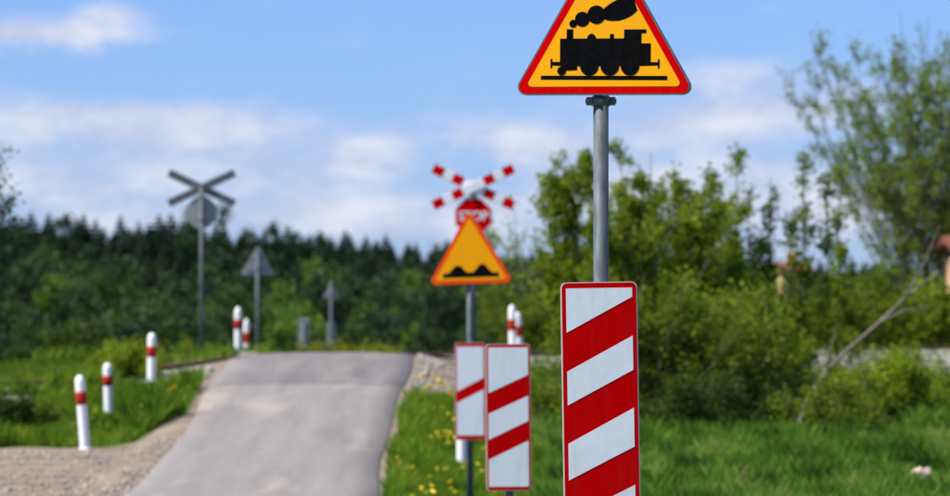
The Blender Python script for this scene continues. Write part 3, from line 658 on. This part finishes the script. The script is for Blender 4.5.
for px, py, d, lab in ((8, 262, 400, 'at the left picture edge'), (62, 268, 395, 'above the second bollard'), (98, 322, 300, 'low above the leaning bollard'), (30, 318, 300, 'low near the left picture edge'), (172, 276, 395, 'left of the crossbuck post'), (212, 288, 360, 'right of the crossbuck post'),
                       (322, 250, 470, 'high above the tall thin post'), (382, 292, 380, 'halfway up left of the amber triangle'), (412, 272, 420, 'high left of the amber triangle'), (428, 312, 320, 'low left of the amber triangle'), (288, 296, 360, 'above the low grey board')):
    place('fresh', px, d, py, 'fresh light green tree in the far wood, ' + lab, 'fresh green trees in the far wood')
# ------------------------------------------------------------------ houses far right
def house(px0, px1, d, eave_py, ridge_py, wall, label, depth):
    x0 = (px0 - 475) / FPX * d; x1 = (px1 - 475) / FPX * d; xc = (x0 + x1) / 2; w = x1 - x0; g = gz(xc, d)
    ze = CAM_Z + (HZ - eave_py) / FPX * d - g; zr = CAM_Z + (HZ - ridge_py) / FPX * d - g
    t = thing('house', label, 'house', (xc, d, g))
    b = bmesh.new(); h = w / 2
    vs = lambda y: [b.verts.new(c) for c in ((-h, y, -.2), (h, y, -.2), (h, y, ze), (-h, y, ze))]
    a_, c_ = vs(0), vs(depth); b.faces.new(a_); b.faces.new(list(reversed(c_)))
    for i in range(4): b.faces.new((a_[i], c_[i], c_[(i + 1) % 4], a_[(i + 1) % 4]))
    obj('wall', b, M[wall], t)
    b = bmesh.new(); o = .25; ym = depth / 2
    prof = [(-o, ze - .06), (ym, zr), (depth + o, ze - .06), (depth + o, ze + .08), (ym, zr + .16), (-o, ze + .08)]
    L_ = [b.verts.new((-h - o, y, z)) for y, z in prof]; R_ = [b.verts.new((h + o, y, z)) for y, z in prof]
    for i in range(6): b.faces.new((L_[i], R_[i], R_[(i + 1) % 6], L_[(i + 1) % 6]))
    b.faces.new(L_); b.faces.new(list(reversed(R_)))
    rf = obj('roof', b, M['roof'], t)
    for s in (-1, 1):
        b = bmesh.new()
        prism(b, [(s * (h - .004), ze - .07), (s * (h - .004), ze - .07 + .001), (s * (h - .004), zr)], 0, .01) if False else None
        v = [b.verts.new((s * (h - .02 + k), y, z)) for k in (0, .02) for y, z in ((0.02, ze - .1), (depth - .02, ze - .1), (ym, zr - .02))]
        b.faces.new(v[:3]); b.faces.new(v[3:][::-1]); [b.faces.new((v[i], v[(i + 1) % 3], v[3 + (i + 1) % 3], v[3 + i])) for i in range(3)]
        obj('gable', b, M[wall], t)
    b = bmesh.new(); box(b, -.22, .22, ym - .22, ym + .22, zr - .2, zr + .55); obj('chimney', b, M['wall_ochre'], rf)
    for xx in ([-.25 * w, .25 * w] if w > 3 else [0]):
        wd = bmesh.new(); box(wd, xx - .45, xx + .45, -.04, .02, ze - 1.75, ze - .6); wo = obj('window', wd, M['frame_white'], t)
        g_ = bmesh.new(); box(g_, xx - .37, xx + .37, -.055, -.03, ze - 1.67, ze - .68); obj('pane', g_, M['glass'], wo)
    return t
house(784, 808, 205, 272, 265, 'wall_ochre', 'ochre house with red roof half hidden behind the saplings', 5)
house(964, 1050, 125, 249, 240, 'wall_peach', 'peach house with red roof at the right edge behind the tree', 6)

# ------------------------------------------------------------------ signs
def pole(parent, r, h, mat='galv', cap=True):
    b = bmesh.new(); lathe(b, [(r, -.4), (r, h)], 24); o = obj('pole', b, M[mat], parent)
    if cap:
        b = bmesh.new(); lathe(b, [(r + .003, h - .02), (r + .003, h + .004), (r * .6, h + .012)], 24); obj('pole_cap', b, M['bolt'], parent)
    return o
def clamp(parent, r, z, name='clamp'):
    b = bmesh.new(); lathe(b, [(r + .006, z - .020), (r + .006, z + .020)], 24)
    for s in (-1, 1):
        box(b, s * (r + .003), s * (r + .028), -.006, .006, z - .017, z + .017)
        box(b, s * (r + .018), s * (r + .032), -.014, .014, z - .009, z + .009)
    return obj(name, b, M['bolt'], parent)
def tri_pts(side): h = side * math.sqrt(3) / 2; return [(-side / 2, 0), (side / 2, 0), (0, h)]
def inset(side, d): s = side - 2 * d * math.sqrt(3); return [(x, z + d) for x, z in tri_pts(s)]
def ladder_tri(parent, side, rad, loc, rot, face_m, border_m, border_w, rim=.006, back=False, rim_m='dark_rim'):
    b = bmesh.new(); prism(b, round_poly(tri_pts(side), rad), 0, .022); pan = obj('triangular_panel', b, M['alu_back' if back else rim_m], parent, loc, rot)
    if back:
        for z in (.12, .42):
            b = bmesh.new(); hw = (side / 2 - z / math.sqrt(3)) * .8; box(b, -hw, hw, -.022, -.002, z - .015, z + .015); obj('back_rail', b, M['alu_back'], pan)
        return pan
    b = bmesh.new(); prism(b, round_poly(inset(side, rim), rad - rim), -.0010, .004); obj('border', b, M[border_m], pan)
    b = bmesh.new(); prism(b, round_poly(inset(side, border_w), max(rad - border_w + .014, .012)), -.0020, -.0002); obj('yellow_face', b, M[face_m], pan)
    return pan
def striped_board(parent, w, h, loc, rot, whites, bw, bt, back=False):
    hw = w / 2; rect = [(-hw, 0), (hw, 0), (hw, h), (-hw, h)]
    b = bmesh.new(); prism(b, round_poly(rect, .026), 0, .024); pan = obj('striped_board', b, M['alu_back' if back else 'rim'], parent, loc, rot)
    if back:
        for z in (.25, h - .25):
            b = bmesh.new(); box(b, -hw * .8, hw * .8, -.022, -.002, z - .02, z + .02); obj('back_rail', b, M['alu_back'], pan)
        return pan
    r2 = [(-hw + .004, .004), (hw - .004, .004), (hw - .004, h - .004), (-hw + .004, h - .004)]
    b = bmesh.new(); prism(b, round_poly(r2, .022), -.0010, .004); obj('red_face', b, M['red'], pan)
    xl, xr = -hw + bw, hw - bw
    for (l1, l0, r1, r0) in whites:     # distances down from the top at the left and right edge
        poly = [(xl, h - l0), (xr, h - r0), (xr, h - r1), (xl, h - l1)]
        b = bmesh.new(); prism(b, poly, -.0020, -.0002); obj('white_field', b, M['white'], pan)
    return pan

# -- nearest sign: locomotive triangle over the three stripe board
S1 = 247.0; D1 = FPX / S1
x1 = (601.0 - 475) / FPX * D1; g1 = gz(x1, D1)
def zrow(py, d, g): return CAM_Z + (HZ - py) / FPX * d - g
s1 = thing('road_sign', 'nearest sign post with steam train warning triangle above three stripe board', 'road sign', (x1, D1, g1))
pole(s1, .0308, zrow(20, D1, g1))
clamp(s1, .0308, zrow(101, D1, g1)); clamp(s1, .0308, zrow(33, D1, g1)); clamp(s1, .0308, zrow(310, D1, g1)); clamp(s1, .0308, zrow(470, D1, g1))
SIDE = .765
tri = ladder_tri(s1, SIDE, .034, (.010, -.058, zrow(95.4, D1, g1)), (0, R(.5), R(-14)), 'yellow', 'red', .034)
K = 1 / 4.51 / S1
def U(pts): return [((x - 463) * K, (432 - y) * K) for x, y in pts]
body = [(216, 268), (224, 268), (224, 282), (260, 282), (260, 177), (290, 177), (290, 135), (320, 135), (320, 177), (384, 177), (387, 166), (395, 158), (405, 155), (415, 158), (423, 166), (426, 177),
        (490, 177), (490, 157), (508, 157), (508, 177), (555, 177), (555, 137), (657, 137), (657, 155), (635, 155), (635, 200), (678, 200), (678, 285), (711, 285), (711, 272), (719, 272), (719, 313), (711, 313), (711, 300),
        (620, 302), (340, 302), (340, 320), (290, 322), (262, 300), (224, 298), (224, 310), (216, 310)]
b = bmesh.new(); prism(b, U(body), -.0030, -.0012)
for i, (cx, cy, r) in enumerate(((396, 302, 43), (490, 302, 43), (583, 302, 43), (268, 323, 20))):
    prism(b, circ((cx - 463) * K, (432 - cy) * K, r * K, 28), -.0032 - i * .0002, -.0013)
obj('locomotive_symbol', b, M['black'], tri)
b = bmesh.new(); prism(b, U([(172, 344), (755, 347), (755, 366), (172, 362)]), -.0028, -.0012); obj('track_line_symbol', b, M['black'], tri)
b = bmesh.new()
for i, (cx, cy, r) in enumerate(((320, 110, 18), (362, 90, 34), (427, 70, 42))): prism(b, circ((cx - 463) * K, (432 - cy) * K, r * K, 26), -.0032 - i * .0002, -.0013)
prism(b, U([(448, 80), (452, 56), (466, 38), (490, 20), (515, 6), (545, -6), (575, -14), (598, -18), (603, 12), (609, 32), (616, 52), (590, 75), (560, 90), (530, 98), (500, 99), (475, 96)]), -.0028, -.0012)
obj('smoke_symbol', b, M['black'], tri)
hb = (535 - 282) / S1
def rows(px_list, top, sc): return [tuple((v - top) / sc for v in r) for r in px_list]
striped_board(s1, .309, hb, (.006, -.056, zrow(535, D1, g1)), (0, R(-.9), R(3)),
              rows([(332.4, 288.2, 297.3, 288.2), (404.9, 371.2, 370.3, 336.1), (479.7, 443.2, 446.8, 408.1), (529, 517, 529, 485)], 282, S1), .0205, .025)

# -- second: two stripe board on its own post
D2 = FPX / 146.0; x2 = (509.5 - 475) / FPX * D2; g2 = gz(x2, D2)
s2 = thing('road_sign', 'low post with the two stripe red and white board', 'road sign', (x2, D2, g2))
pole(s2, .03, zrow(352, D2, g2)); clamp(s2, .03, zrow(375, D2, g2)); clamp(s2, .03, zrow(465, D2, g2))
striped_board(s2, .305, 1.005, (-.004, -.056, zrow(490.7, D2, g2)), (0, R(-.4), R(5)),
              rows([(393, 347.5, 375, 347.5), (439.6, 413.8, 420.9, 396), (486.5, 459.5, 486.5, 440.8)], 344, 146.0), .016, .02)

# -- third: uneven road triangle over the one stripe board
D3 = FPX / 97.0; x3 = (470.0 - 475) / FPX * D3; g3 = gz(x3, D3)
s3 = thing('road_sign', 'post with amber uneven road triangle above one stripe board', 'road sign', (x3, D3, g3))
pole(s3, .034, zrow(222, D3, g3)); clamp(s3, .034, zrow(277, D3, g3)); clamp(s3, .034, zrow(365, D3, g3)); clamp(s3, .034, zrow(425, D3, g3))
SD3 = .885
t3 = ladder_tri(s3, SD3, .045, (.012, -.062, zrow(284, D3, g3)), (0, R(-1.6), R(-6)), 'amber', 'orange', .042, rim=.004, rim_m='orange')
K3 = 1 / 5.22 / 97.0
def U3(pts): return [((x - 245) * K3, (406 - y) * K3) for x, y in pts]
b = bmesh.new(); prism(b, U3([(98, 350), (120, 349), (138, 340), (152, 322), (165, 311), (180, 308), (196, 313), (208, 328), (222, 343), (242, 347), (262, 342), (277, 324), (290, 308), (306, 302), (322, 308), (336, 326), (350, 342), (370, 350), (392, 350), (392, 372), (98, 372)]), -.0035, -.0012)
obj('bump_symbol', b, M['black'], t3)
striped_board(s3, .312, 1.0, (.006, -.062, zrow(440, D3, g3)), (0, R(-.3), R(3)),
              rows([(391.8, 347, 378, 347), (435.5, 403, 435.5, 389.7)], 343.2, 97.0), .018, .02)

# -- crossbucks with stop octagon
def crossbuck(label, px, cpy, d, flip):
    x = (px - 475) / FPX * d; g = gz(x, d); t = thing('level_crossing_sign', label, 'road sign', (x, d, g), (0, 0, math.pi if flip else 0), 'level crossing signs')
    zc = zrow(cpy, d, g); pole(t, .042, zc + .06)
    for k, s in enumerate((-1, 1)):
        cb = bmesh.new(); box(cb, -.71, .71, 0, .028, -.075, .075); bmesh.ops.bevel(cb, geom=cb.edges[:], offset=.004, segments=1, affect='EDGES')
        arm = obj('cross_arm', cb, M['white'], t, (0, -.10 + k * .033, zc), (0, s * R(25), 0))
        bb = bmesh.new(); box(bb, -.712, .712, .026, .032 + k * .002, -.077, .077); obj('arm_back', bb, M['dark_rim'], arm)
        for a_, c_ in ((.19, .365), (.53, .713)):
            for q in (-1, 1):
                rb = bmesh.new(); box(rb, min(q * a_, q * c_), max(q * a_, q * c_), -.003, .024, -.077, .077); obj('red_band', rb, M['red'], arm)
    R8 = .30 / math.cos(math.pi / 8); oc = lambda r: [(r * math.cos(math.pi / 8 + i * math.pi / 4), r * math.sin(math.pi / 8 + i * math.pi / 4)) for i in range(8)]
    b = bmesh.new(); prism(b, oc(R8), 0, .022); pan = obj('octagonal_panel', b, M['alu_back'], t, (.0, -.078, zc - .475))
    b = bmesh.new(); prism(b, oc(R8 - .006), -.0010, .004); obj('white_rim', b, M['white'], pan)
    b = bmesh.new(); prism(b, oc(R8 - .018), -.0020, -.0002); obj('red_face', b, M['red'], pan)
    cu = bpy.data.curves.new('letters', 'FONT'); cu.body = 'STOP'; cu.size = .21; cu.align_x = 'CENTER'; cu.align_y = 'CENTER'; cu.extrude = .002; cu.offset = .003; cu.space_character = .93
    tmp = bpy.data.objects.new('tmp', cu); C.objects.link(tmp); bpy.context.view_layer.update()
    me = bpy.data.meshes.new_from_object(tmp.evaluated_get(bpy.context.evaluated_depsgraph_get())); me.materials.clear(); bpy.data.objects.remove(tmp); bpy.data.curves.remove(cu)
    obj('stop_letters', me, M['white'], pan, (0, -.0045, 0), (R(90), 0, 0))
    clamp(t, .042, zc - .15); clamp(t, .042, zc - .62)
    bx = bmesh.new(); box(bx, -.045, .045, -.115, -.05, zc - .205, zc - .12); bmesh.ops.bevel(bx, geom=bx.edges[:], offset=.008, segments=1, affect='EDGES'); obj('bracket', bx, M['bolt'], t)
crossbuck('red and white crossbuck with stop sign behind the amber triangle', 473.4, 187, 85, False)
crossbuck('crossbuck and octagon seen from the grey back beyond the railway', 201.5, 188, 103, True)

# -- far signs seen from the back
def far_sign(label, px, d, tri_rows=None, board_rows=None, side=.85):
    x = (px - 475) / FPX * d; g = gz(x, d); t = thing('road_sign', label, 'road sign', (x, d, g), group='grey sign backs beyond the crossing')
    if tri_rows:
        top, bot = tri_rows; pole(t, .045, zrow(top + 3, d, g)); ladder_tri(t, side, .045, (0, .055, zrow(bot, d, g)), (0, 0, R(4)), None, None, 0, back=True)
        clamp(t, .045, zrow(bot, d, g) + .15)
    else: pole(t, .045, zrow(board_rows[0] + 3, d, g))
    if board_rows: striped_board(t, .30, (board_rows[1] - board_rows[0]) / FPX * d, (0, .055, zrow(board_rows[1], d, g)), (0, 0, R(3)), None, 0, 0, back=True)
    return t
far_sign('grey back of a triangular sign right of the far bollard pair', 257.5, 132, (247, 275), None, .88)
far_sign('grey back of a low board on a short post beyond the crest', 303.5, 150, None, (318, 353))
far_sign('tall thin post with small triangle and board seen from behind', 331, 188, (278, 298), (322, 350), .62)

# ------------------------------------------------------------------ bollards
def bollard_proto():
    t = thing('bollard', 'bollard', 'bollard'); r = .066
    b = bmesh.new(); lathe(b, [(r, -.35), (r, 0), (r, .4), (r, .815), (r, .83), (r * .995, .85), (r * .97, .88), (r * .85, .915), (r * .62, .942), (r * .3, .957), (.004, .96)], 24); obj('post', b, M['bollard'], t)
    b = bmesh.new(); lathe(b, [(r + .0005, .575), (r + .004, .578), (r + .004, .742), (r + .0005, .745)], 24); obj('red_band', b, M['band'], t)
    b = bmesh.new(); lathe(b, [(r + .0005, -.30), (r + .012, -.29), (r + .012, .015), (r + .0005, .025)], 24); obj('foot_sleeve', b, M['bollard'], t)
    return t
bp = bollard_proto(); first_b = True
for px, d, top, lab, tl in ((85.5, 68.5, 375, 'leaning white and red bollard at the gravel edge, leftmost and nearest', (-4.5, -2)), (109, 76, 363, 'shorter looking bollard second from the left, deep in grass', (-1.5, 0)),
                            (151.5, 80, 333, 'upright bollard beside the pale ballast, third from the left', (.5, 0)), (238, 103, 307, 'taller bollard of the pair at the crest left of the road', (0, 0)),
                            (246.5, 126, 319, 'smaller bollard of the pair at the crest, right behind the taller one', (0, 0)), (513, 96.5, 305, 'bollard top with red band just above the two stripe board', (-1, 0)),
                            (520.5, 102, 312, 'second bollard top overlapping the one above the two stripe board', (-3, 0)), (462, 65, 384, 'bollard hidden behind the one stripe board with only its foot showing', (0, 0))):
    x = (px - 475) / FPX * d; g = gz(x, d); zt = CAM_Z + (HZ - top) / FPX * d; s = (zt - g) / .96
    loc = (x, d, g); rot = (R(tl[1]), R(tl[0]), rr.uniform(0, 6)); print('bollard', px, round(s, 2))
    rot = (0, R(tl[0]), 0); sc = (1, 1, s)
    if first_b: bp.location = loc; bp.rotation_euler = rot; bp.scale = sc; bp['label'] = lab; bp['group'] = 'red and white bollards at the crossing'; first_b = False
    else: copy_thing(bp, loc, rot, sc, lab, 'red and white bollards at the crossing')
